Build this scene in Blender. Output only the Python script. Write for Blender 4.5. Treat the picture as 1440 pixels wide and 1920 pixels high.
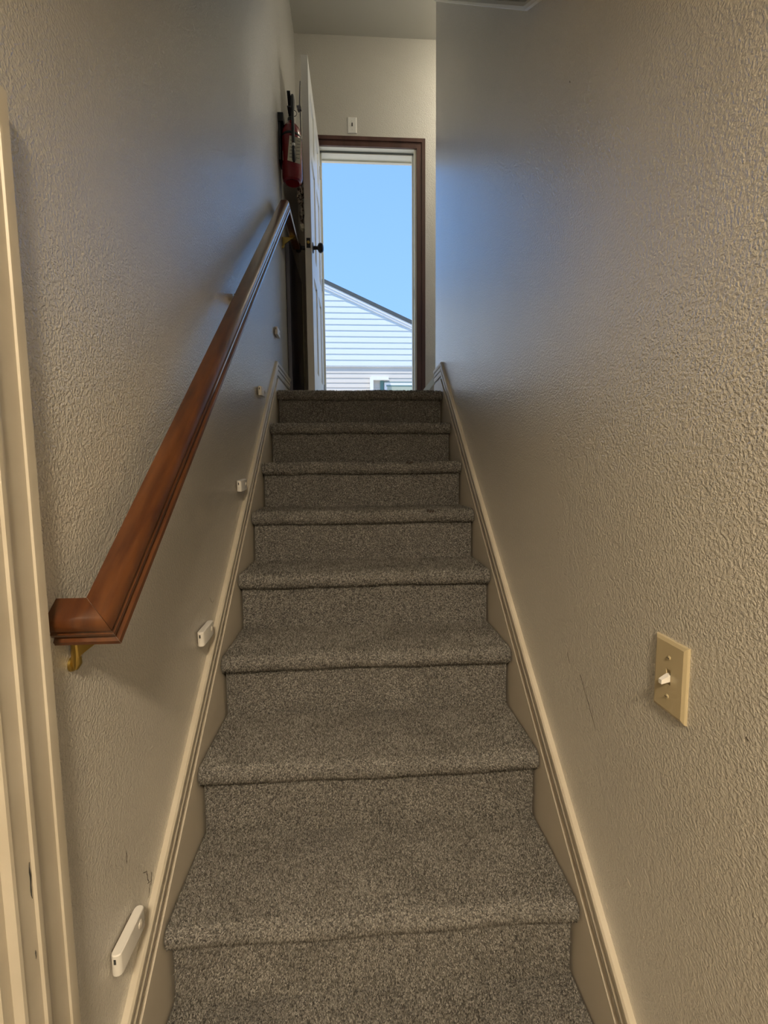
import bpy, bmesh, math, random
import numpy as np
from mathutils import Vector, Matrix
random.seed(7); rng = np.random.default_rng(7)
for o in list(bpy.data.objects): bpy.data.objects.remove(o)
S = bpy.context.scene; COL = S.collection

# ------------------------------------------------------------------ camera
CAM = Vector((-.0309, -2.4197, -.4112)); YAW, PITCH, ROLL, FPX = .0608, -.0940, -.0089, 855.6
fw = Vector((math.sin(YAW)*math.cos(PITCH), math.cos(YAW)*math.cos(PITCH), math.sin(PITCH)))
rt = Vector((math.cos(YAW), -math.sin(YAW), 0)); up = rt.cross(fw)
r2 = rt*math.cos(ROLL)+up*math.sin(ROLL); u2 = -rt*math.sin(ROLL)+up*math.cos(ROLL)
cd = bpy.data.cameras.new('camera'); cam = bpy.data.objects.new('camera', cd); COL.objects.link(cam)
cam.matrix_world = Matrix((( r2.x,u2.x,-fw.x,CAM.x),(r2.y,u2.y,-fw.y,CAM.y),(r2.z,u2.z,-fw.z,CAM.z),(0,0,0,1)))
cd.sensor_fit = 'VERTICAL'; cd.sensor_height = 36; cd.lens = 36*FPX/1920; cd.clip_start = .02
S.camera = cam

# ------------------------------------------------------------------ sky, sun, exposure
SKY_HORIZON = (.325, .61, 1.06); SKY_ZENITH = (.178, .39, .88); SKY_STRENGTH = 1.24
SUN_STRENGTH = 5.5; SUN_ROT = (math.radians(16), math.radians(-18), 0)
HALL_LAMP = 225.0; LANDING_FILL = 50.0  # the landing value drives an added fill lamp
w = bpy.data.worlds.new('sky'); S.world = w; w.use_nodes = True
nt = w.node_tree; nt.nodes.clear()
tc = nt.nodes.new('ShaderNodeTexCoord'); sx = nt.nodes.new('ShaderNodeSeparateXYZ'); rp = nt.nodes.new('ShaderNodeValToRGB')
bg = nt.nodes.new('ShaderNodeBackground'); ou = nt.nodes.new('ShaderNodeOutputWorld')
nt.links.new(tc.outputs['Generated'], sx.inputs[0]); nt.links.new(sx.outputs['Z'], rp.inputs[0])
rp.color_ramp.elements[0].position = .05; rp.color_ramp.elements[0].color = (*SKY_HORIZON, 1)
rp.color_ramp.elements[1].position = .85; rp.color_ramp.elements[1].color = (*SKY_ZENITH, 1)
nt.links.new(rp.outputs[0], bg.inputs[0]); bg.inputs[1].default_value = SKY_STRENGTH; nt.links.new(bg.outputs[0], ou.inputs[0])
sl = bpy.data.lights.new('sun', 'SUN'); sl.energy = SUN_STRENGTH; sl.color = (1, .95, .86); sl.angle = .01
so = bpy.data.objects.new('sun', sl); so.rotation_euler = SUN_ROT; so.location = (20, -10, 20); COL.objects.link(so)
vs = S.view_settings; vs.view_transform = 'Standard'; vs.look = 'None'; vs.gamma = 1; vs.exposure = 0.0
vs.use_curve_mapping = False

# ------------------------------------------------------------------ materials
def mat(name, col, rough=.5, metal=0, spec=.5, coat=0, emit=None, estr=0):
    m = bpy.data.materials.new(name); m.use_nodes = True
    b = m.node_tree.nodes['Principled BSDF']
    b.inputs['Base Color'].default_value = (*col, 1); b.inputs['Roughness'].default_value = rough
    b.inputs['Metallic'].default_value = metal; b.inputs['Specular IOR Level'].default_value = spec
    b.inputs['Coat Weight'].default_value = coat
    if emit: b.inputs['Emission Color'].default_value = (*emit, 1); b.inputs['Emission Strength'].default_value = estr
    return m
def N(m, t, **kw):
    n = m.node_tree.nodes.new(t)
    for k, v in kw.items():
        if k in n.inputs: n.inputs[k].default_value = v
        else: setattr(n, k, v)
    return n
def L(m, a, b): m.node_tree.links.new(a, b)
def bsdf(m): return m.node_tree.nodes['Principled BSDF']
def objco(m): return N(m, 'ShaderNodeNewGeometry').outputs['Position']
def mottled(m, c1, c2, scale, detail=4, lo=.35, hi=.65, stretch=None):
    co = objco(m)
    if stretch:
        mp = N(m, 'ShaderNodeMapping'); mp.inputs['Scale'].default_value = stretch; L(m, co, mp.inputs[0]); co = mp.outputs[0]
    n = N(m, 'ShaderNodeTexNoise', Scale=scale, Detail=detail); L(m, co, n.inputs['Vector'])
    r = N(m, 'ShaderNodeValToRGB'); r.color_ramp.elements[0].position = lo; r.color_ramp.elements[1].position = hi
    r.color_ramp.elements[0].color = (*c1, 1); r.color_ramp.elements[1].color = (*c2, 1)
    L(m, n.outputs[0], r.inputs[0]); L(m, r.outputs[0], bsdf(m).inputs['Base Color'])
    return r
def add_bump(m, scale, strength, dist=.002, detail=3, lo=None, hi=None):
    n = N(m, 'ShaderNodeTexNoise', Scale=scale, Detail=detail, Roughness=.5); L(m, objco(m), n.inputs['Vector'])
    out = n.outputs[0]
    if lo is not None:
        r = N(m, 'ShaderNodeMapRange'); r.interpolation_type = 'SMOOTHSTEP'
        r.inputs[1].default_value = lo; r.inputs[2].default_value = hi; L(m, out, r.inputs[0]); out = r.outputs[0]
    b = N(m, 'ShaderNodeBump', Strength=strength, Distance=dist); L(m, out, b.inputs['Height'])
    L(m, b.outputs[0], bsdf(m).inputs['Normal']); L(m, b.outputs[0], bsdf(m).inputs['Coat Normal']); return b

WALL = mat('wall_paint', (.56, .52, .46), .36, spec=.5, coat=1.0)
bsdf(WALL).inputs['Coat Roughness'].default_value = .19; bsdf(WALL).inputs['Coat IOR'].default_value = 1.8
mottled(WALL, (.595, .565, .51), (.645, .615, .555), 1.7, 3)
add_bump(WALL, 235, .62, .0015, 2, .34, .68)
CEIL = mat('ceiling_paint', (.62, .6, .54), .6); add_bump(CEIL, 150, .4, .0015, 1)
TRIM = mat('trim_paint', (.56, .51, .42), .38); mottled(TRIM, (.53, .48, .39), (.60, .55, .46), 9, 5)
SKIRT = mat('skirt_paint', (.62, .56, .47), .4)
WHITE = mat('white_door_paint', (.80, .78, .73), .35); add_bump(WHITE, 60, .05, .001)
JAMB = mat('jamb_paint', (.82, .79, .66), .4)
BROWN = mat('brown_casing', (.085, .036, .026), .42); mottled(BROWN, (.065, .027, .02), (.11, .048, .036), 14, 5, stretch=(1, 1, .15))
WOOD = mat('rail_wood', (.25, .07, .018), .35, coat=.8)
_r = mottled(WOOD, (.050, .013, .004), (.125, .042, .010), 26, 8, .3, .72, stretch=(2.4, .34, .34))
bsdf(WOOD).inputs['Coat Roughness'].default_value = .14
add_bump(WOOD, 40, .06, .001)
BRASS = mat('brass', (.55, .40, .12), .3, 1)
BLACK = mat('black_metal', (.012, .012, .013), .35)
STEEL = mat('steel', (.6, .58, .52), .3, 1)
RED = mat('red_paint', (.22, .006, .012), .25, coat=.3)
PAPER = mat('paper_tag', (.72, .68, .55), .7)
INK = mat('ink', (.05, .05, .05), .8)
PLASTIC = mat('white_plastic', (.82, .80, .76), .4)
ALMOND = mat('almond_plastic', (.52, .44, .28), .32)
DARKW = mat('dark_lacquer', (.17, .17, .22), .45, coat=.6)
FABRIC = mat('patterned_fabric', (.3, .25, .2), .9)
mottled(FABRIC, (.07, .045, .035), (.5, .44, .37), 55, 3, .45, .55)
SIDING = mat('blue_white_siding', (.64, .69, .70), .6)
SIDING2 = mat('pale_grey_siding', (.62, .58, .52), .6)
HWHITE = mat('house_trim', (.80, .79, .76), .5)
ROOF = mat('grey_shingles', (.075, .085, .085), .9); add_bump(ROOF, 30, .6, .01)
HTEAL = mat('teal_trim', (.10, .2, .18), .6)
GLASS = mat('dull_window_glass', (.42, .46, .36), .15)
CONC = mat('concrete', (.56, .51, .43), .9); add_bump(CONC, 25, .4, .004)
DUST = mat('scuff_dark', (.07, .055, .045), .9)
SCUFL = mat('scuff_light', (.78, .72, .6), .6)
LAMPM = mat('lamp_diffuser', (.9, .85, .75), .5, emit=(1, .81, .56), estr=HALL_LAMP)
LAMPFILL = mat('landing_fill_diffuser', (.9, .85, .75), .5, emit=(1, .92, .72), estr=LANDING_FILL)
FLOORM = mat('lower_floor', (.22, .19, .15), .8); add_bump(FLOORM, 200, .5, .003)
# carpet: every tuft takes its own yarn colour
CARPET = mat('carpet_yarn', (.2, .17, .14), .95, spec=.15)
_g = N(CARPET, 'ShaderNodeNewGeometry'); _n = N(CARPET, 'ShaderNodeTexNoise', Scale=9.0, Detail=3.0)
L(CARPET, _g.outputs['Position'], _n.inputs['Vector'])
_cr = N(CARPET, 'ShaderNodeValToRGB'); e = _cr.color_ramp.elements
e[0].position = 0; e[0].color = (.075, .070, .063, 1); e[1].position = 1; e[1].color = (.43, .415, .39, 1)
k = e.new(.35); k.color = (.176, .166, .150, 1); k = e.new(.7); k.color = (.285, .272, .25, 1)
_mx = N(CARPET, 'ShaderNodeMath', operation='MULTIPLY_ADD'); L(CARPET, _n.outputs[0], _mx.inputs[0]); _mx.inputs[1].default_value = .5
_ad = N(CARPET, 'ShaderNodeMath', operation='ADD'); _ad.inputs[1].default_value = -.25
L(CARPET, _g.outputs['Random Per Island'], _mx.inputs[2]); L(CARPET, _mx.outputs[0], _ad.inputs[0])
L(CARPET, _ad.outputs[0], _cr.inputs[0]); L(CARPET, _cr.outputs[0], bsdf(CARPET).inputs['Base Color'])
BACKING = mat('carpet_ground', (.13, .112, .092), .98, spec=.1)
mottled(BACKING, (.07, .068, .066), (.225, .22, .214), 230, 2, .38, .62); add_bump(BACKING, 260, .8, .004, 2)

# ------------------------------------------------------------------ helpers
def tag(o, label=None, cat=None, group=None, kind=None):
    for k, v in (('label', label), ('category', cat), ('group', group), ('kind', kind)):
        if v: o[k] = v
    return o
def link(name, me, m, parent=None, smooth=False):
    o = bpy.data.objects.new(name, me); COL.objects.link(o)
    if m is not None and not me.materials: me.materials.append(m)
    if parent: o.parent = parent; o.matrix_parent_inverse = Matrix.Translation(-parent.location) if parent.type == 'EMPTY' else Matrix()
    if smooth:
        for p in me.polygons: p.use_smooth = True
        try: me.set_sharp_from_angle(angle=math.radians(35))
        except Exception: pass
    return o
def empty(name, loc, **kw):
    o = bpy.data.objects.new(name, None); o.location = loc; o.empty_display_size = .05; COL.objects.link(o); return tag(o, **kw)
def from_bm(name, bm, m, parent=None, smooth=False, bevel=0, seg=2):
    if bevel:
        bmesh.ops.bevel(bm, geom=[e for e in bm.edges if e.calc_face_angle(0) > .5], offset=bevel, segments=seg, affect='EDGES', profile=.5)
    bmesh.ops.recalc_face_normals(bm, faces=bm.faces)
    me = bpy.data.meshes.new(name); bm.to_mesh(me); bm.free()
    return link(name, me, m, parent, smooth)
def bx(bm, x0, x1, y0, y1, z0, z1):
    v = [bm.verts.new(p) for p in ((x0,y0,z0),(x1,y0,z0),(x1,y1,z0),(x0,y1,z0),(x0,y0,z1),(x1,y0,z1),(x1,y1,z1),(x0,y1,z1))]
    for f in ((0,3,2,1),(4,5,6,7),(0,1,5,4),(1,2,6,5),(2,3,7,6),(3,0,4,7)): bm.faces.new([v[i] for i in f])
def boxes(name, lst, m, parent=None, bevel=0, smooth=False, seg=2):
    bm = bmesh.new()
    for b in lst: bx(bm, *b)
    return from_bm(name, bm, m, parent, smooth, bevel, seg)
def loft(bm, rings, closed=True, caps=True):
    V = [[bm.verts.new(p) for p in r] for r in rings]; n = len(V[0])
    for a, b in zip(V, V[1:]):
        for i in range(n if closed else n-1):
            j = (i+1) % n; bm.faces.new((a[i], a[j], b[j], b[i]))
    if caps and closed: bm.faces.new(V[0][::-1]); bm.faces.new(V[-1])
def sweep(name, path, prof, side, m, parent=None, smooth=False):
    """sweep a profile (t out of the wall along side, v measured across the path) along a mitred path; path = list of (point, wall normal)"""
    pts = [Vector(p) for p in path]; out = Vector(side)
    rings = []
    for i, p in enumerate(pts):
        dirs = []
        if i > 0: dirs.append((pts[i]-pts[i-1]).normalized())
        if i < len(pts)-1: dirs.append((pts[i+1]-pts[i]).normalized())
        a = [out.cross(d).normalized() for d in dirs]
        a = [x if True else x for x in a]
        b = sum(a, Vector()).normalized(); b = b/ b.dot(a[0])
        rings.append([p + out*t + b*v for v, t in prof])
    bm = bmesh.new(); loft(bm, rings); return from_bm(name, bm, m, parent, smooth)
def lathe(bm, prof, origin, axis='z', n=24):
    rings = []
    for r, h in prof:
        ring = []
        for i in range(n):
            a = 2*math.pi*i/n; c, s = r*math.cos(a), r*math.sin(a)
            ring.append(Vector(origin) + (Vector((c, s, h)) if axis == 'z' else Vector((h, c, s)) if axis == 'x' else Vector((s, h, c))))
        rings.append(ring)
    loft(bm, rings)
def tube(bm, pts, r, n=8):
    pts = [Vector(p) for p in pts]; rings = []; rr = r if isinstance(r, (list, tuple)) else [r]*len(pts)
    ref = None
    for i, p in enumerate(pts):
        d = (pts[min(i+1, len(pts)-1)]-pts[max(i-1, 0)]).normalized()
        if ref is None: ref = d.orthogonal().normalized()
        ref = (ref - d*ref.dot(d)).normalized(); b = d.cross(ref)
        rings.append([p + (ref*math.cos(2*math.pi*k/n)+b*math.sin(2*math.pi*k/n))*rr[i] for k in range(n)])
    loft(bm, rings)

# ------------------------------------------------------------------ the setting
RISE, RUN, HW, XW = .19, .2235, .425, .44
FLZ = -9*RISE; YF = 1.30; CZ = 2.80
struct = lambda o, label, cat: tag(o, label, cat, kind='structure')
struct(boxes('floor', [(-1.5, 1.8, -4.7, -1.6, FLZ-.1, FLZ)], FLOORM), 'carpeted lower floor at the foot of the stairs', 'floor')
DY0, DY1, DZ = -2.72, -1.915, -.062      # door opening low in the left wall
wl = struct(boxes('wall_left', [(-XW-.14, -XW, DY1, YF, FLZ-.1, CZ), (-XW-.14, -XW, DY0, DY1, DZ, CZ), (-XW-.14, -XW, -3.0, DY0, FLZ-.1, CZ)], WALL), 'textured left stairwell wall that carries the handrail', 'wall')
YC = .275
wr = struct(boxes('wall_right', [(XW, XW+.12, -3.0, YC, FLZ-.1, CZ)], WALL, bevel=.006), 'textured right stairwell wall with the almond light switch', 'wall')
ox0, ox1, oz = -.29, .472, 2.04
XR = 2.7
wx0, wx1, wz0, wz1 = 1.0, 2.3, .8, 2.1
wf = struct(boxes('wall_far', [(-XW-.14, ox0, YF, YF+.14, -.3, CZ+.1), (ox0, ox1, YF, YF+.14, oz, CZ+.1), (ox1, wx0, YF, YF+.14, -.3, CZ+.1),
     (wx0, wx1, YF, YF+.14, -.3, wz0), (wx0, wx1, YF, YF+.14, wz1, CZ+.1), (wx1, XR+.14, YF, YF+.14, -.3, CZ+.1), (ox0, ox1, YF, YF+.14, -.3, -.02)], WALL), 'beige far wall of the landing around the open door', 'wall')
struct(boxes('wall_landing_side', [(XR, XR+.14, YC-.12, YF, -.3, CZ+.1)], WALL), 'side wall of the landing', 'wall')
struct(boxes('wall_landing_near', [(XW+.12, XR, YC-.12, YC, -.3, CZ+.1)], WALL), 'near wall of the landing', 'wall')
struct(boxes('wall_hall', [(-1.5, -XW-.14, -3.1, -3.0, FLZ, .9), (XW+.12, 1.8, -3.1, -3.0, FLZ, .9), (-1.6, -1.5, -4.7, -3.0, FLZ, .9), (1.8, 1.9, -4.7, -3.0, FLZ, .9), (-1.6, 1.9, -4.8, -4.7, FLZ, .9), (-XW-.14, XW+.12, -3.1, -3.0, .595, .9)], WALL), 'walls of the lower hall', 'wall')  # last box: unseen header, added to keep the hall lamp off the upper walls
# sloped stair ceiling, level lower ceiling, landing ceiling
cz = [(YC+.01, 2.135), (-1.125, .818), (-1.22, .75), (-4.8, .735)]
bm = bmesh.new()
loft(bm, [[(x, y, z) for y, z in cz] + [(x, -4.8, .9), (x, -1.3, .95), (x, YC-.1, 2.3), (x, YC-.1, CZ+.1), (x, YC+.01, CZ+.1)] for x in (-XW-.0, XW)])
struct(from_bm('ceiling_stair', bm, CEIL), 'sloped ceiling over the stairs', 'ceiling')
struct(boxes('ceiling_hall', [(-1.6, -XW, -4.8, -3.0, .735, .9), (XW, 1.9, -4.8, -3.0, .735, .9)], CEIL), 'flat ceiling of the lower hall', 'ceiling')
struct(boxes('ceiling_landing', [(-XW-.14, XR+.14, YC-.12, YF+.14, CZ, CZ+.12)], CEIL), 'flat ceiling over the landing', 'ceiling')
# thin white bead where the sloped ceiling meets the right wall
bm = bmesh.new(); tube(bm, [(XW-.002, y, z) for y, z in ((YC, 2.118), (-1.125, .800), (-1.22, .735), (-1.6, .731))], .010, 8)
struct(from_bm('trim_1', bm, JAMB, smooth=True), 'thin white bead along the sloped ceiling', 'trim')

# ------------------------------------------------------------------ carpeted stairs
def jig(x, n, k): return .0012*math.sin(9.1*x+n*1.7+k)+.0009*math.sin(23*x+n*2.9+k*2)
def step_profile(n):
    """(y, z) from the back of the tread, round the nosing, to the recess under it"""
    yn, z = -n*RUN, -n*RISE; yb = yn+RUN+.034 if n > 0 else YF
    p = [(yb, z-.001), ((yb*.5+yn*.5), z), (yn+.045, z)]
    cy, czz, r = yn+.022, z-.023, .023
    for i in range(9):
        a = math.radians(90+ i*180/8); p.append((cy+r*math.cos(a)*.96, czz+r*math.sin(a)))
    p.append((yn+.026, z-.0465))
    return p
stair = empty('carpeted_stairs', (0, -1.8, FLZ), label='steep flight of stairs carpeted in speckled grey-brown pile', cat='stairs', kind='structure')
def strip(name, prof, hw, n, k, m, parent, nx=36):
    verts = []; faces = []
    for i in range(nx+1):
        x = -hw+2*hw*i/nx
        for j, (y, z) in enumerate(prof):
            d = jig(x, n, k); verts.append((x, y+d*.6, z+(d if 0 < j < len(prof)-1 else 0)))
    c = len(prof)
    for i in range(nx):
        for j in range(c-1): faces.append((i*c+j, (i+1)*c+j, (i+1)*c+j+1, i*c+j+1))
    me = bpy.data.meshes.new(name); me.from_pydata(verts, [], faces); me.update()
    return link(name, me, m, parent, smooth=False)
def pile(name, prof, hw, n, k, dens, length, parent):
    P = np.array(prof); seg = np.diff(P, axis=0); ln = np.hypot(seg[:, 0], seg[:, 1]); cum = np.r_[0, np.cumsum(ln)]
    cnt = int(dens*cum[-1]*2*hw)
    s = rng.uniform(0, cum[-1], cnt); x = rng.uniform(-hw+.001, hw-.001, cnt)
    i = np.clip(np.searchsorted(cum, s)-1, 0, len(ln)-1); t = (s-cum[i])/ln[i]
    yz = P[i]+seg[i]*t[:, None]; nr = np.stack([seg[i][:, 1], -seg[i][:, 0]], 1)/ln[i][:, None]
    jd = .0012*np.sin(9.1*x+n*1.7+k)+.0009*np.sin(23*x+n*2.9+k*2)
    base = np.stack([x, yz[:, 0]+jd*.6, yz[:, 1]+jd], 1)
    nor = np.stack([np.zeros(cnt), nr[:, 0], nr[:, 1]], 1)
    tang = np.stack([np.zeros(cnt), -nr[:, 1], nr[:, 0]], 1)
    h = length*rng.uniform(.6, 1.25, cnt)[:, None]; rad = length*.42
    lean = rng.normal(0, .45, (cnt, 2))
    tip = base+nor*h+(tang*lean[:, :1]+np.array([[1., 0, 0]])*lean[:, 1:])*h
    a0 = rng.uniform(0, 6.28, cnt)
    V = np.empty((cnt, 4, 3))
    for q in range(3):
        a = a0+q*2.094
        V[:, q] = base-nor*.001+rad*(np.array([[1., 0, 0]])*np.cos(a)[:, None]+tang*np.sin(a)[:, None])
    V[:, 3] = tip
    F = np.array([[0, 1, 3], [1, 2, 3], [2, 0, 3]])[None]+4*np.arange(cnt)[:, None, None]
    me = bpy.data.meshes.new(name)
    me.vertices.add(cnt*4); me.vertices.foreach_set('co', V.ravel().astype(np.float32))
    me.loops.add(cnt*9); me.loops.foreach_set('vertex_index', F.ravel().astype(np.int32))
    me.polygons.add(cnt*3); me.polygons.foreach_set('loop_start', np.arange(0, cnt*9, 3, dtype=np.int32))
    me.update(calc_edges=True)
    return tag(link(name, me, CARPET, parent), kind='stuff')
treads = []
for n in range(0, 9):
    pr = step_profile(n)
    if n == 0: pr = pr[2:]; pr = [(.30, 0)]+pr
    pr = [(y, z-.004) for y, z in pr]
    dens, ln = [(60e3, .0055)]*4+[(85e3, .0052)]*2+[(130e3, .0048), (190e3, .0044), (170e3, .0044)] if False else (None, None)
    dens = [52e3, 52e3, 55e3, 62e3, 80e3, 110e3, 150e3, 190e3, 170e3][n]; ln = [.0062, .006, .006, .0058, .0054, .005, .0046, .0044, .0044][n]
    tr = strip('carpet_tread', pr, HW+.003, n, 0, BACKING, stair)
    treads.append(tr)
    pile('tread_pile', pr, HW+.002, n, 0, dens, ln, tr)
    yr = -n*RUN+.026
    rp_ = [(yr, -n*RISE-.046), (yr+.001, -(n+.5)*RISE), (yr, -(n+1)*RISE-.004)]
    ri = strip('carpet_riser', rp_, HW-.002, n, 3, BACKING, stair)
    pile('riser_pile', rp_, HW-.003, n, 3, dens*.85, ln, ri)
for n, sx, sw, dz in ((2, .207, .011, .003), (2, .192, .006, .005), (3, .257, .006, .002), (3, .248, .005, .005), (3, .267, .005, .001)):
    bm = bmesh.new(); bmesh.ops.create_icosphere(bm, subdivisions=2, radius=1)
    for v in bm.verts: v.co = Vector((sx+v.co.x*sw, -n*RUN+.004+v.co.y*.006*(1+.4*random.random())+dz, -n*RISE-.008+v.co.z*.0055+v.co.x*.003+dz*.8))
    from_bm('carpet_snag', bm, DUST, treads[n])
# rough frame under the carpet, so that the flight is solid
bm = bmesh.new()
pr = [(.30, -.02)]
for n in range(9): pr += [(-n*RUN+.032, -n*RISE-.02), (-n*RUN+.032, -(n+1)*RISE-.02)]
pr += [(-8*RUN+.03, FLZ-.05), (.30, FLZ-.05)]
loft(bm, [[(x, y, z) for y, z in pr] for x in (-HW, HW)]); from_bm('stair_carcass', bm, BACKING, stair)
lf = struct(boxes('floor_landing', [(-XW, XW, .25, YF+.02, -.12, -.003), (XW, XR, YC, YF, -.12, -.003)], BACKING), 'grey carpeted floor of the upper landing', 'floor')

# skirt boards and base moulding along the stairs
MPROF = [(0, 0), (0, .006), (-.010, .0085), (-.022, .0085), (-.025, .0115), (-.030, .0125), (-.034, .0095), (-.044, .0095), (-.047, .0125), (-.054, .0145), (-.062, .0145), (-.066, .011), (-.066, 0)]
PK = (.072, .087)
for sgn, nm, yend in ((-1, 'left', YF), (1, 'right', YC-.004)):
    c = PK[1]-.85*PK[0]
    path = [(sgn*XW, y, z) for y, z in ((-1.99, -.85*1.99+c), PK, (yend, PK[1]))]
    side = (-sgn, 0, 0)
    pf = MPROF if sgn == -1 else [(-v, t) for v, t in MPROF]
    root = empty('baseboard_'+nm, (sgn*XW, -1.0, -1.0), label='cream skirt board with stepped moulding climbing the %s wall' % nm, cat='baseboard', kind='structure')
    sweep('moulding', path, [(-v, t) for v, t in pf] if side[0] > 0 else [(-v, t) for v, t in pf], side, TRIM, root)
    bm = bmesh.new()
    q = [(-1.99, -.85*1.99+c-.02), (PK[0]+.004, PK[1]-.016), (yend, PK[1]-.016), (yend, -.1), (.1, -.25), (-1.4, FLZ), (-1.99, FLZ)]
    loft(bm, [[(sgn*x, y, z) for y, z in q] for x in (XW, XW-.0082)])
    from_bm('skirt_board', bm, SKIRT, root)

# ------------------------------------------------------------------ door opening on the landing
fr = empty('trim_2', (ox0, YF, 0), label='dark brown casing and cream jamb around the open landing doorway', cat='door frame', kind='structure')
CW = .066
def casing_piece(name, poly, m, y0, y1, parent, bev=.003):
    bm = bmesh.new(); loft(bm, [[(x, y, z) for x, z in poly] for y in (y0, y1)]); return from_bm(name, bm, m, parent, bevel=bev)
a, b, t = ox0-.004, ox1-.004, oz-.018
for yy0, yy1, inset, wdt in ((YF-.018, YF, 0, CW), (YF-.026, YF-.016, .040, CW-.040)):
    i0 = inset
    casing_piece('casing_side', [(b+i0, -.02), (b+i0+wdt, -.02), (b+i0+wdt, t+i0+wdt), (b+i0, t+i0)], BROWN, yy0, yy1, fr)
    casing_piece('casing_side', [(a-i0, -.02), (a-i0-wdt, -.02), (a-i0-wdt, t+i0+wdt), (a-i0, t+i0)], BROWN, yy0, yy1, fr)
    casing_piece('casing_head', [(a-i0, t+i0), (a-i0-wdt, t+i0+wdt), (b+i0+wdt, t+i0+wdt), (b+i0, t+i0)], BROWN, yy0, yy1, fr)
boxes('jamb_side', [(ox1-.020, ox1, YF-.004, YF+.15, -.02, oz)], JAMB, fr, .002)
boxes('jamb_side', [(ox0, ox0+.020, YF-.004, YF+.15, -.02, oz)], JAMB, fr, .002)
boxes('jamb_head', [(ox0, ox1, YF-.004, YF+.15, oz-.020, oz)], JAMB, fr, .002)
boxes('door_stop', [(ox1-.032, ox1-.019, YF+.045, YF+.075, -.02, oz-.019)], JAMB, fr, .002)
boxes('door_stop', [(ox0+.02, ox0+.032, YF+.045, YF+.075, -.02, oz-.019)], JAMB, fr, .002)
boxes('door_stop', [(ox0+.02, ox1-.02, YF+.045, YF+.075, oz-.034, oz-.019)], JAMB, fr, .002)
boxes('weatherstrip', [(ox0+.02, ox1-.02, YF+.040, YF+.046, oz-.029, oz-.020)], mat('grey_weatherstrip', (.14, .15, .14), .8), fr)
boxes('exterior_head_trim', [(ox0-.1, ox1+.1, YF+.14, YF+.165, oz-.030, oz+.09)], JAMB, fr, .002)
boxes('strike_plate', [(ox1-.0215, ox1-.019, YF+.012, YF+.036, .93, 1.0)], STEEL, fr)
boxes('threshold', [(ox0, ox1, YF, YF+.16, -.02, .012)], STEEL, fr, .003)

# window added out of sight right of the landing, to bring in daylight
wn = empty('window_1', (wx0, YF, wz0), label='white framed window added out of sight beside the landing door', cat='window', kind='structure')
for bxx in ((wx0, wx1, wz1-.05, wz1), (wx0, wx1, wz0, wz0+.05), (wx0, wx0+.05, wz0, wz1), (wx1-.05, wx1, wz0, wz1), (wx0*.5+wx1*.5-.02, wx0*.5+wx1*.5+.02, wz0, wz1)):
    boxes('window_frame', [(bxx[0], bxx[1], YF+.04, YF+.1, bxx[2], bxx[3])], WHITE, wn)

# the open door: hinge at the left jamb, leaf swung towards the stairs
DW, DT, DH = .755, .040, 2.015
TH = math.radians(-90.6)
door = bpy.data.objects.new('door_1', None); COL.objects.link(door); door.empty_display_size = .05
door.location = (ox0+.018, YF-.008, .012); door.rotation_euler = (0, 0, TH)
tag(door, 'white six-panel door swung open at the top of the stairs', 'door', kind='structure')
def dlink(name, bm, m, parent=None, smooth=False, bevel=0, seg=2):
    o = from_bm(name, bm, m, None, smooth, bevel, seg); o.parent = parent or door; return o
# local: x along the leaf from the hinge, y thickness (0 .. -DT : the face towards +X of the room is y=0 side after rotation)
st = .105; pw = (DW-3*st)/2
rows = [(.22, .80), (.95, 1.52), (1.63, 1.89)]
panels = [(st+i*(pw+st), st+i*(pw+st)+pw, z0, z1) for i in range(2) for z0, z1 in rows]
bm = bmesh.new()
bx(bm, 0, st, -DT, 0, 0, DH); bx(bm, DW-st, DW, -DT, 0, 0, DH); bx(bm, st+pw, 2*st+pw, -DT, 0, 0, DH)
zs = [0]+[z for r in rows for z in r]+[DH]
for i in range(0, len(zs), 2):
    bx(bm, st, st+pw, -DT, 0, zs[i], zs[i+1]); bx(bm, 2*st+pw, DW-st, -DT, 0, zs[i], zs[i+1])
dlink('door_leaf', bm, WHITE)
def panel(x0, x1, z0, z1):
    bm = bmesh.new()
    def ring(i, y): return [(x0+i, y, z0+i), (x1-i, y, z0+i), (x1-i, y, z1-i), (x0+i, y, z1-i)]
    loft(bm, [ring(.028, -DT+.006), ring(.006, -DT+.013), ring(0, -DT+.005), ring(0, -.005), ring(.006, -.013), ring(.028, -.006)])
    return bm
for p in panels: dlink('door_panel', panel(*p), WHITE)
KZ = .958
for s in (1, -1):
    y0 = 0 if s > 0 else -DT
    bm = bmesh.new()
    pr = [(.030, 0), (.031, .003), (.028, .006), (.012, .008), (.0105, .028), (.014, .032), (.024, .036), (.0285, .044), (.029, .052), (.025, .062), (.015, .067), (.001, .068)]
    lathe(bm, [(r, s*h) for r, h in pr], (DW-.062, y0, KZ), 'y', 24)
    dlink('door_knob', bm, BLACK, smooth=True)
bm = bmesh.new(); bx(bm, DW-.0005, DW+.0015, -DT+.008, -.008, KZ-.029, KZ+.029)
lp = dlink('latch_plate', bm, BLACK); 
bm = bmesh.new(); lathe(bm, [(.009, 0), (.0085, .006), (.004, .0085), (.0005, .009)], (DW+.001, -DT/2, KZ+.003), 'x', 14)
o = dlink('latch_bolt', bm, BRASS, lp, smooth=True)
for hz in (.2, 1.0, 1.82):
    bm = bmesh.new(); lathe(bm, [(.006, -.045), (.006, .045)], (-.004, .004, hz), 'z', 10); dlink('hinge', bm, STEEL, smooth=True)

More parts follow.
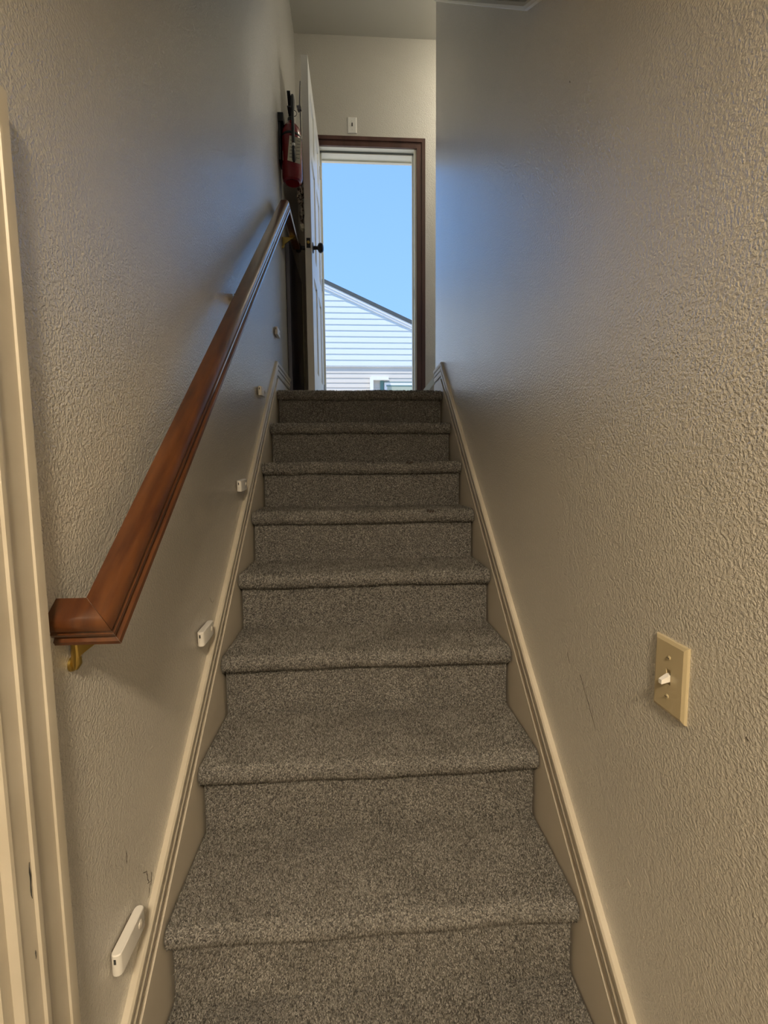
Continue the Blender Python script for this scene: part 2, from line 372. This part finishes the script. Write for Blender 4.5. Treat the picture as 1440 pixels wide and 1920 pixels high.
# switch plate over the door
def switch_plate(name, loc, rotz, m, tm, label, toggle_up, w=.070, h=.115):
    r = empty(name, (0, 0, 0), label=label, cat='light switch')
    bm = bmesh.new()
    q = lambda i, d: [(-w/2+i, -d, -h/2+i), (w/2-i, -d, -h/2+i), (w/2-i, -d, h/2-i), (-w/2+i, -d, h/2-i)]
    R_ = [q(0, 0), q(0, .0015), q(.0012, .0035), q(.006, .006)]
    V = [[bm.verts.new(p) for p in k] for k in R_]
    for A, B in zip(V, V[1:]):
        for i in range(4): bm.faces.new((A[i], A[(i+1) % 4], B[(i+1) % 4], B[i]))
    hole = [bm.verts.new(p) for p in ((-.005, -.006, -.012), (.005, -.006, -.012), (.005, -.006, .012), (-.005, -.006, .012))]
    deep = [bm.verts.new((v.co.x, -.001, v.co.z)) for v in hole]
    for i in range(4):
        bm.faces.new((V[-1][i], V[-1][(i+1) % 4], hole[(i+1) % 4], hole[i])); bm.faces.new((hole[i], hole[(i+1) % 4], deep[(i+1) % 4], deep[i]))
    bm.faces.new(deep)
    from_bm('plate', bm, m, r)
    bm = bmesh.new()
    s = 1 if toggle_up else -1
    loft(bm, [[(-.0042, -.002, -.005), (.0042, -.002, -.005), (.0042, -.002, .005), (-.0042, -.002, .005)],
              [(-.0042, -.007, s*.001-.005), (.0042, -.007, s*.001-.005), (.0042, -.007, s*.001+.005), (-.0042, -.007, s*.001+.005)],
              [(-.0034, -.0185, s*.006-.0032), (.0034, -.0185, s*.006-.0032), (.0034, -.0185, s*.006+.0032), (-.0034, -.0185, s*.006+.0032)]])
    from_bm('toggle', bm, tm, r, bevel=.0008)
    for z in (-.030, .030):
        bm = bmesh.new(); lathe(bm, [(.0034, -.0055), (.0034, -.0068), (.0022, -.0076), (.0003, -.0078)], (0, 0, z), 'y', 12)
        sc = from_bm('screw', bm, m, r, smooth=True)
        boxes('slot', [(-.0028, .0028, -.0080, -.0076, z-.0004, z+.0004)], INK, sc)
    r.location = loc; r.rotation_euler = (0, 0, rotz)
    return r
switch_plate('switch_plate', (-.020, YF, 2.178), 0, PLASTIC, INK, 'small white switch plate on the wall above the doorway', True)
switch_plate('light_switch', (XW, -1.7865, -.727), -math.pi/2, ALMOND, PLASTIC, 'almond toggle light switch on the right stairwell wall', False)

# ------------------------------------------------------------------ handrail
SL = .822; th = math.atan(SL); d1 = Vector((0, math.cos(th), math.sin(th))); nrm = Vector((0, -math.sin(th), math.cos(th)))
XI = -.400; P0 = Vector((XI, -1.787, -.582))
RP = [(0, 0), (.030, 0), (.037, -.003), (.0415, -.009), (.0425, -.016), (.0395, -.019), (.0395, -.0215), (.0425, -.024), (.0425, -.029), (.039, -.031), (.039, -.033), (.046, -.0365), (.047, -.042), (.043, -.046), (.008, -.046), (0, -.040)]
rail = empty('handrail', (XI, -1.787, -.582), label='long stained wooden handrail climbing the left wall', cat='handrail')
def rpt(a_, b_, s, extra=0): return P0 + Vector((a_, 0, 0)) + d1*s + nrm*b_
# upper level stretch: where the sloped run turns level
top_s = 2.47
half = Vector((0, 0, 0))
Ptop = P0 + d1*top_s
bm = bmesh.new()
rings = []
rings.append([P0 + Vector((a_, 0, 0)) + d1*(-a_) + nrm*b_ for a_, b_ in RP])       # 45 degree mitre in the plane of the top face
dm = math.tan(th/2)
rings.append([Ptop + Vector((a_, 0, 0)) + d1*(b_*dm*-1*-1) + nrm*b_ for a_, b_ in RP])
loft(bm, rings); from_bm('sloped_rail', bm, WOOD, rail, smooth=True)
bm = bmesh.new()
lev = Vector((0, 1, 0)); nl = Vector((0, 0, 1))
r0 = [Ptop + Vector((a_, 0, 0)) + d1*(b_*dm) + nrm*b_ for a_, b_ in RP]
r1 = [Ptop + Vector((a_, 0, 0)) + lev*.44 + nl*b_ for a_, b_ in RP]
loft(bm, [r0, r1]); from_bm('level_rail', bm, WOOD, rail, smooth=True)
bm = bmesh.new()
r0 = [P0 + Vector((a_, 0, 0)) + d1*(-a_-.0006) + nrm*b_ for a_, b_ in RP]
r1 = [Vector((-XW+.0005, P0.y, P0.z)) + d1*(-a_-.0006) + nrm*b_ for a_, b_ in RP]
loft(bm, [r1, r0]); from_bm('wall_return', bm, WOOD, rail, smooth=True)
def bracket(s, loc=None, up=nrm, along=d1):
    c = (P0 + Vector((.021, 0, 0)) + along*s + up*(-.049)) if loc is None else Vector(loc)
    r = empty('rail_bracket', c, label='', cat='handrail bracket')
    wallz = c.z-.058
    bm = bmesh.new(); tube(bm, [(-XW+.008, c.y, c.z-.004), (-XW+.0085, c.y, c.z-.03), (-XW+.0085, c.y, wallz+.004), (-XW+.006, c.y, wallz-.004)], [.006, .006, .007, .004], 10); from_bm('post', bm, BRASS, r, smooth=True)
    bm = bmesh.new()
    edge = [(-XW+.008, c.z-.003), (-XW+.010, wallz+.008), (-XW+.018, wallz+.018), (c.x-.008, c.z-.014), (c.x+.008, c.z-.004)]
    loft(bm, [[(x, y, z) for x, z in edge] for y in (c.y-.0035, c.y+.0035)]); from_bm('gusset', bm, BRASS, r, bevel=.001)
    bm = bmesh.new(); lathe(bm, [(.011, 0), (.0105, .003), (.008, .0045), (.001, .005)], (-XW, c.y+.003, wallz+.002), 'x', 16); from_bm('wall_plate', bm, BRASS, r, smooth=True)
    bm = bmesh.new(); loft(bm, [[(c.x-.016, c.y-.012, c.z-.002), (c.x+.016, c.y-.012, c.z-.002), (c.x+.016, c.y+.03, c.z-.002+.03*(along.z/along.y)), (c.x-.016, c.y+.03, c.z-.002+.03*(along.z/along.y))],
         [(c.x-.016, c.y-.012, c.z+.002), (c.x+.016, c.y-.012, c.z+.002), (c.x+.016, c.y+.03, c.z+.002+.03*(along.z/along.y)), (c.x-.016, c.y+.03, c.z+.002+.03*(along.z/along.y))]]); from_bm('saddle', bm, BRASS, r)
    bm = bmesh.new(); lathe(bm, [(.006, .005), (.005, .0085), (.0005, .0095)], (-XW, c.y+.004, wallz+.002), 'x', 12); from_bm('screw', bm, STEEL, r, smooth=True)
    return r
b1 = bracket(-.014); b1['label'] = 'brass bracket under the lower end of the handrail'
b2 = bracket(1.28); b2['label'] = 'brass bracket behind the middle of the handrail'
b3 = bracket(0, (XI+.021, .40, Ptop.z-.049), nl, lev); b3['label'] = 'brass bracket under the upper level end of the handrail'
for b_ in (b1, b2, b3): b_['group'] = 'brass handrail brackets'

# ------------------------------------------------------------------ motion lights stuck to the left wall
ml_names = ['white motion night light lowest on the left wall, by the bottom steps', 'white motion night light second from the bottom on the left wall',
            'white motion night light third from the bottom, midway up the left wall', 'white motion night light next to the top of the skirt board',
            'white motion night light highest on the left wall, above the landing']
ml_pos = [(-1.687, -1.206), (-1.233, -.835), (-.795, -.463), (-.395, -.077), (.07, .302)]
LL, TT, HH = .088, .0165, .038
def night_light(i, y, z, tilt):
    r = empty('motion_night_light', (0, 0, 0), label=ml_names[i], cat='night light', group='stick-on motion night lights')
    def outline(g):
        pts = []; l, t, rd = LL/2-g, TT/2-g, TT/2-g
        for k in range(7): a_ = -math.pi/2+math.pi*k/6; pts.append((rd*math.sin(a_), l-rd*.8+rd*.8*math.cos(a_)))
        for k in range(7): a_ = math.pi/2+math.pi*k/6; pts.append((rd*math.sin(a_), -l+rd*.8+rd*.8*math.cos(a_)))
        return pts
    bm = bmesh.new()
    loft(bm, [[(x, yy, zz) for x, yy in outline(g)] for g, zz in ((.0012, -HH/2), (0, -HH/2+.0015), (0, HH/2-.0015), (.0012, HH/2))])
    from_bm('body', bm, PLASTIC, r, smooth=True)
    bm = bmesh.new(); lathe(bm, [(.0075, 0), (.007, .0016), (.004, .003), (.0004, .0036)], (TT/2-.0003, LL/2-.020, .002), 'x', 18); from_bm('sensor_dome', bm, mat('frosted_dome', (.6, .56, .5), .3), r, smooth=True)
    boxes('charging_port', [(-.0022, .0012, -LL/2-.0004, -LL/2+.003, .004, .0125)], INK, r, bevel=.0006)
    boxes('mounting_strip', [(-TT/2-.0035, -TT/2+.004, -LL*.36, LL*.36, -HH*.42, HH*.40)], mat('mount_grey', (.12, .1, .08), .7), r)
    r.location = (-XW+TT/2+.003, y, z); r.rotation_euler = (math.radians(tilt), 0, 0)
for i, (y, z) in enumerate(ml_pos): night_light(i, y, z, (0, 2, 3, 2, 0)[i])

# ------------------------------------------------------------------ left foreground doorway
cs = empty('trim_3', (-XW, -1.84, FLZ), label='cream profiled casing around the doorway low in the left wall', cat='door casing', kind='structure')
YO = -1.831; CWD = .088
CP = [(0, 0), (0, .0170), (.002, .019), (.013, .0192), (.0155, .0182), (.0165, .0156), (.022, .0148), (.032, .0144), (.042, .0150), (.048, .0160), (.050, .0180), (.054, .0188), (.058, .0178), (.0595, .0146), (.064, .0136), (.074, .0124), (.080, .0128), (.083, .0140), (.086, .0126), (CWD, .008), (CWD, 0)]
ztop = .022
path = [(-XW, YO, FLZ), (-XW, YO, ztop), (-XW, -2.82, ztop), (-XW, -2.82, FLZ)]
sweep('casing', path, [(v, t_) for v, t_ in CP], (1, 0, 0), TRIM, cs, smooth=True)
boxes('jamb_side', [(-XW-.13, -XW+.002, DY1-.0185, DY1+.001, FLZ, DZ)], TRIM, cs, .002)
boxes('jamb_head', [(-XW-.13, -XW+.002, DY0, DY1, DZ-.018, DZ)], TRIM, cs, .002)
d2 = empty('door_2', (-XW, DY0, FLZ), label='plain cream door closed in the left wall beside the casing', cat='door', kind='structure')
boxes('door_leaf', [(-XW-.046, -XW-.010, DY0+.02, DY1-.0205, FLZ+.01, DZ-.02)], TRIM, d2, .002)

# dark scrapes on the casing, scuffs on the walls: thin slivers of their own
def sliver(name, pts, wd, m, X, nx, parent):
    bm = bmesh.new(); A = []; B = []
    for i, (y, z) in enumerate(pts):
        ww = wd*(.35+.65*random.random())*(0.3 if i in (0, len(pts)-1) else 1)
        A.append(bm.verts.new((X, y-ww, z))); B.append(bm.verts.new((X, y+ww, z)))
    for i in range(len(A)-1): bm.faces.new((A[i], B[i], B[i+1], A[i+1]))
    g = bmesh.ops.extrude_face_region(bm, geom=bm.faces[:]); 
    for v in [v for v in g['geom'] if isinstance(v, bmesh.types.BMVert)]: v.co.x += nx*.0003
    from_bm(name, bm, m, parent)
def wob(y0, z0, y1, z1, k, amp): return [(y0+(y1-y0)*i/k+random.uniform(-amp, amp), z0+(z1-z0)*i/k) for i in range(k+1)]
sliver('scrape_mark', wob(-1.894, -.873, -1.894, -.92, 8, .0006), .0013, INK, -XW+.0148, 1, cs)
sliver('scrape_mark', wob(-1.896, -.986, -1.896, -.997, 4, .0004), .0008, INK, -XW+.0148, 1, cs)
for seg in (((-1.605, -1.161), (-1.590, -1.172)), ((-1.590, -1.172), (-1.586, -1.20)), ((-1.571, -1.190), (-1.578, -1.213)), ((-1.592, -1.196), (-1.575, -1.206)), ((-1.580, -1.205), (-1.589, -1.226)), ((-1.656, -1.07), (-1.657, -1.094)), ((-1.156, -.761), (-1.138, -.782)), ((-1.136, -.784), (-1.122, -.779))):
    sliver('scuff_mark', wob(*seg[0], *seg[1], 6, .0012), .0011, DUST, -XW, 1, wl)
sliver('scuff_mark', wob(-1.512, -.85, -1.581, -.935, 26, .0012), .0009, DUST, XW, -1, wr)
sliver('scuff_mark', wob(-1.451, -.826, -1.463, -.849, 6, .001), .0006, DUST, XW, -1, wr)
sliver('scuff_mark', wob(-1.919, -.740, -1.922, -.744, 3, .001), .0018, DUST, XW, -1, wr)
sliver('scuff_mark', wob(-1.384, .415, -1.386, .409, 3, .001), .002, DUST, XW, -1, wr)
for q in (((-1.452, -1.103), (-1.466, -1.113)), ((-1.70, -1.140), (-1.711, -1.145)), ((-1.639, -1.251), (-1.647, -1.256))):
    sliver('chip_mark', wob(*q[0], *q[1], 4, .0006), .0016, SCUFL, XW, -1, wr)

# ------------------------------------------------------------------ fire extinguisher
EX, EY, EB = -.372, .42, 1.243
ex = empty('fire_extinguisher', (EX, EY, EB), label='red fire extinguisher with black hose hanging above the handrail end', cat='fire extinguisher')
bm = bmesh.new(); R_ = .058
lathe(bm, [(.020, .006), (.040, .0), (.052, .006), (R_, .022), (R_, .245), (.0555, .268), (.048, .290), (.036, .306), (.022, .316), (.018, .330)], (EX, EY, EB), 'z', 32); body = from_bm('cylinder', bm, RED, ex, smooth=True)
bm = bmesh.new(); lathe(bm, [(R_+.0006, .232), (R_+.0016, .234), (R_+.0016, .243), (R_+.0006, .245)], (EX, EY, EB), 'z', 32); from_bm('strap', bm, BLACK, ex, smooth=True)
bm = bmesh.new(); lathe(bm, [(.019, .322), (.020, .345), (.014, .352), (.013, .372), (.016, .376), (.016, .392), (.006, .396)], (EX, EY, EB), 'z', 16); from_bm('valve', bm, BLACK, ex, smooth=True)
def lever(z0, z1, zz, nm):
    bm = bmesh.new()
    loft(bm, [[(EX-.011, EY-.02, z0), (EX+.011, EY-.02, z0), (EX+.011, EY-.02, z0+.012), (EX-.011, EY-.02, z0+.012)],
              [(EX-.011, EY+.02, z0+.006), (EX+.011, EY+.02, z0+.006), (EX+.011, EY+.02, z0+.02), (EX-.011, EY+.02, z0+.02)],
              [(EX-.009, EY-.075, z1), (EX+.009, EY-.075, z1), (EX+.009, EY-.075, z1+.007), (EX-.009, EY-.075, z1+.007)]][::1][:2])
    loft(bm, [[(EX-.011, EY-.02, z0), (EX+.011, EY-.02, z0), (EX+.011, EY-.02, z0+.012), (EX-.011, EY-.02, z0+.012)],
              [(EX-.009, EY-.085, z1), (EX+.009, EY-.085, z1), (EX+.009, EY-.085, z1+.007), (EX-.009, EY-.085, z1+.007)]])
    from_bm(nm, bm, BLACK, ex)
lever(EB+.355, EB+.348, 0, 'carry_handle'); lever(EB+.392, EB+.425, 0, 'squeeze_lever')
bm = bmesh.new()
hz = [(EX+.014, EY-.01, EB+.385), (EX+.018, EY-.03, EB+.425), (EX+.018, EY-.055, EB+.435), (EX+.018, EY-.068, EB+.405), (EX+.018, EY-.070, EB+.33), (EX+.018, EY-.069, EB+.25), (EX+.019, EY-.069, EB+.12)]
P_ = []
for i in range(len(hz)-1):
    for k in range(4): P_.append(Vector(hz[i]).lerp(Vector(hz[i+1]), k/4))
P_.append(Vector(hz[-1]))
for _ in range(3): P_ = [P_[0]]+[(P_[i-1]+P_[i]*2+P_[i+1])/4 for i in range(1, len(P_)-1)]+[P_[-1]]
tube(bm, P_, .0085, 10); hose = from_bm('hose', bm, BLACK, ex, smooth=True)
bm = bmesh.new(); lathe(bm, [(.0095, 0), (.0105, .004), (.0105, .010), (.0095, .014)], (EX+.019, EY-.069, EB+.155), 'z', 12); from_bm('hose_clip', bm, PLASTIC, hose, smooth=True)
bm = bmesh.new(); lathe(bm, [(.006, 0), (.0095, .01), (.0095, .06), (.0085, .065)], (EX+.019, EY-.069, EB+.075), 'z', 12); from_bm('nozzle', bm, BLACK, hose, smooth=True)
bm = bmesh.new(); tube(bm, [(EX+.020+.016*math.sin(a_), EY-.02, EB+.362+.016*math.cos(a_)) for a_ in [k*.45 for k in range(15)]], .0018, 6); from_bm('pull_pin', bm, BLACK, ex, smooth=True)
boxes('wall_bracket', [(-XW, -XW+.012, EY-.045, EY+.045, EB+.10, EB+.345), (-XW, -XW+.030, EY-.05, EY+.05, EB+.30, EB+.345)], BLACK, ex, .002)
# inspection tag hanging on the front
tg = bmesh.new()
rot = math.radians(-4)
def tgp(u, v, d): 
    cu, sv = u*math.cos(rot)-v*math.sin(rot), u*math.sin(rot)+v*math.cos(rot)
    return (EX+.022+cu, EY-.0612-d, EB+.145+sv)
loft(tg, [[tgp(-.036, -.062, d), tgp(.036, -.075, d), tgp(.036, .060, d), tgp(-.030, .070, d)] for d in (0, .0008)])
tagc = from_bm('inspection_tag', tg, PAPER, ex)
for k in range(6):
    for u0, u1 in ((-.026, -.008), (.012, .03)):
        bm = bmesh.new(); v0 = .045-k*.018; dv = random.uniform(-.004, .004)
        loft(bm, [[tgp(u0, v0, d), tgp(u1, v0+dv, d), tgp(u1, v0+dv+.0022, d), tgp(u0, v0+.0022, d)] for d in (.0008, .0012)])
        from_bm('tag_writing', bm, INK, tagc)
bm = bmesh.new(); tube(bm, [(EX+.018, EY-.062, EB+.205), (EX+.024, EY-.062, EB+.235), (EX+.020, EY-.052, EB+.27), (EX+.012, EY-.03, EB+.32)], .0013, 5); from_bm('tag_string', bm, PLASTIC, ex)
boxes('side_label', [(EX-R_*.80-.0005, EX-R_*.80+.0005, EY-R_*.66, EY-R_*.60, EB+.10, EB+.15)], PAPER, ex)

# ------------------------------------------------------------------ things behind the door
hg = empty('fabric_garland', (-.335, .60, 1.1), label='knotted brown and grey fabric hanging behind the open door', cat='decoration')
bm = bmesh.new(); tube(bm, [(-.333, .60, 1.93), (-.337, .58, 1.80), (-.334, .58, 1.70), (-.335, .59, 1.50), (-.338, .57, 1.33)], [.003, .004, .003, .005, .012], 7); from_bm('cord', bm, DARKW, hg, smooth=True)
def lump(name, c, r, m, seed):
    bm = bmesh.new(); bmesh.ops.create_icosphere(bm, subdivisions=3, radius=1); rd = random.Random(seed); ph = [rd.uniform(0, 6) for _ in range(6)]
    for v in bm.verts:
        k = 1+.18*math.sin(5*v.co.x+ph[0]+3*v.co.z)+.16*math.sin(7*v.co.z+ph[1])+.1*math.sin(9*v.co.y+ph[2]+4*v.co.z)
        v.co = Vector((c[0]+v.co.x*r[0]*k, c[1]+v.co.y*r[1]*k, c[2]+v.co.z*r[2]*k))
    from_bm(name, bm, m, hg, smooth=True)
lump('knot', (-.342, .575, 1.285), (.020, .03, .034), FABRIC, 1); lump('knot', (-.346, .56, 1.235), (.017, .03, .022), FABRIC, 2)
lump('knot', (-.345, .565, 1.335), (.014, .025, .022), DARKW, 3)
lump('tassel', (-.339, .58, 1.15), (.012, .022, .075), FABRIC, 4); lump('tassel', (-.338, .57, 1.075), (.013, .018, .02), PAPER, 5)
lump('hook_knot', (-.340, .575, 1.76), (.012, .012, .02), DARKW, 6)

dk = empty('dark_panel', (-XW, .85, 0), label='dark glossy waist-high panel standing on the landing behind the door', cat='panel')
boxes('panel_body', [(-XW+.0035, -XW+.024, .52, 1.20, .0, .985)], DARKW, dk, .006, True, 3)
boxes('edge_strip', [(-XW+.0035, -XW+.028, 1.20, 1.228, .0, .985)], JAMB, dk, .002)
# pale board leaning in the corner right of the doorway
bm = bmesh.new()
loft(bm, [[(x, y, z) for x, z in ((.500, .195), (.66, .390), (.66, .33), (.535, .180))] for y in (YF-.03, YF-.012)])
lb = from_bm('leaning_board', bm, SIDING, None, bevel=.003); tag(lb, 'pale board slanting up beside the doorway behind the right wall corner', 'board')
bm = bmesh.new(); loft(bm, [[(x, y, z) for x, z in ((.50, -.003), (.70, -.003), (.70, .36), (.66, .36), (.50, .19))] for y in (YF-.012, YF-.001)])
tag(from_bm('wainscot_wedge', bm, SKIRT, lb))

# ------------------------------------------------------------------ outside
struct(boxes('ground_outside', [(-14, 14, YF+.16, 30, -.5, -.35), (-1.5, 2, YF+.14, 3.2, -.5, -.12)], CONC), 'concrete ground outside the door', 'ground')
HY = 9.0
hs = empty('neighbour_house', (.5, HY, -.35), label='neighbouring house with pale lap siding and a sloping grey roof', cat='house')
APX, APZ = -1.6, 4.36; RSL = .443; EAVE = 3.9        # apex and pitch of the gable
def roofz(x): return APZ-RSL*abs(x-APX)
def board(x0, x1, z0, z1, y, m, clip, nm):
    """one lap board, thicker at its lower edge, cut along the rake"""
    bm = bmesh.new()
    xs0, xs1 = x0, x1
    def lim(z): return (max(x0, APX-(APZ-z)/RSL), min(x1, APX+(APZ-z)/RSL)) if clip else (x0, x1)
    a0, a1 = lim(z0); b0, b1 = lim(z1)
    if b1-b0 < .02: b0 = b1 = APX
    loft(bm, [[(a0, y-.015, z0), (a1, y-.015, z0), (a1, y+.03, z0), (a0, y+.03, z0)], [(b0-.0, y-.003, z1+.008), (b1, y-.003, z1+.008), (b1, y+.03, z1+.008), (b0, y+.03, z1+.008)]])
    from_bm(nm, bm, m, hs)
ZB = 2.10; bh = .1385
for i in range(int((APZ-ZB-.1)/bh)): board(-6.2, EAVE, ZB+i*bh, ZB+(i+1)*bh, HY, SIDING, True, 'siding_board')
bl = .115
LY = HY+.035
for i in range(20):
    z1 = ZB+.06-i*bl
    board(-6.2, EAVE, z1-bl, z1, LY, SIDING2, False, 'lower_siding_board')
boxes('gable_soffit', [(-6.2, EAVE, HY-.004, HY+.06, ZB-.025, ZB+.003)], HWHITE, hs)
boxes('house_body', [(-6.1, EAVE-.05, HY+.12, HY+7, -.4, 2.35)], SIDING2, hs)
bm = bmesh.new(); loft(bm, [[(APX, y, APZ-.1), (-6.1, y, 2.33), (EAVE-.05, y, 2.33-.0)] for y in (HY+.03, HY+7)]); from_bm('attic', bm, SIDING, hs)
for s in (1, -1):
    X1 = APX+s*6.0
    def rk(y0, y1, t0, t1, m, nm):
        bm = bmesh.new(); loft(bm, [[(APX, y, APZ+t0), (X1, y, roofz(X1)+t0), (X1, y, roofz(X1)+t1), (APX, y, APZ+t1)] for y in (y0, y1)]); from_bm(nm, bm, m, hs)
    rk(HY-.035, HY+.02, -.075, .01, HWHITE, 'rake_board')
    rk(HY-.05, HY-.02, -.02, .035, HWHITE, 'rake_trim')
    rk(HY-.06, HY+7.1, .03, .125, ROOF, 'roof_slope')
# window low on the neighbouring wall
wz = 1.69
wi = boxes('window', [(.70, 2.6, LY-.05, LY+.02, wz-1.2, wz+.01)], HWHITE, hs)
boxes('pane', [(.77, 1.40, LY-.055, LY-.045, wz-1.1, wz-.07), (1.45, 2.5, LY-.055, LY-.045, wz-1.1, wz-.07)], GLASS, wi)
boxes('window_blind', [(.75, 2.55, LY-.058, LY-.050, wz-.085, wz-.060)], HTEAL, wi)
boxes('shutter', [(.60, .685, LY-.05, LY+.02, wz-1.2, wz+.06)], HTEAL, hs)
boxes('window_head', [(.685, 2.6, LY-.055, LY+.0, wz+.01, wz+.026)], HTEAL, hs)
bm = bmesh.new(); loft(bm, [[(x, y, z) for x, z in ((.345, -.35), (.345, wz+.11), (.375, wz+.145), (.80, wz+.135), (.80, wz+.055), (.43, wz+.055), (.43, -.35))] for y in (LY-.13, LY-.03)]); from_bm('downpipe', bm, HWHITE, hs)

# ------------------------------------------------------------------ lamps
def ceiling_lamp(loc, r, m, label):
    e_ = empty('ceiling_lamp', loc, label=label, cat='lamp')
    bm = bmesh.new(); lathe(bm, [(r*1.08, 0), (r*1.1, -.012), (r*1.02, -.03)], loc, 'z', 28); from_bm('base', bm, BRASS, e_, smooth=True)
    bm = bmesh.new(); lathe(bm, [(r, -.028), (r*.97, -.05), (r*.8, -.08), (r*.5, -.1), (r*.1, -.108)], loc, 'z', 28); from_bm('diffuser', bm, m, e_, smooth=True)
ceiling_lamp((.05, -3.42, .735), .17, LAMPM, 'round warm ceiling lamp in the lower hall')
ceiling_lamp((1.15, .8, CZ), .15, LAMPFILL, 'unseen round fill lamp added over the upper landing')  # added out of view to brighten the landing and upper stairs
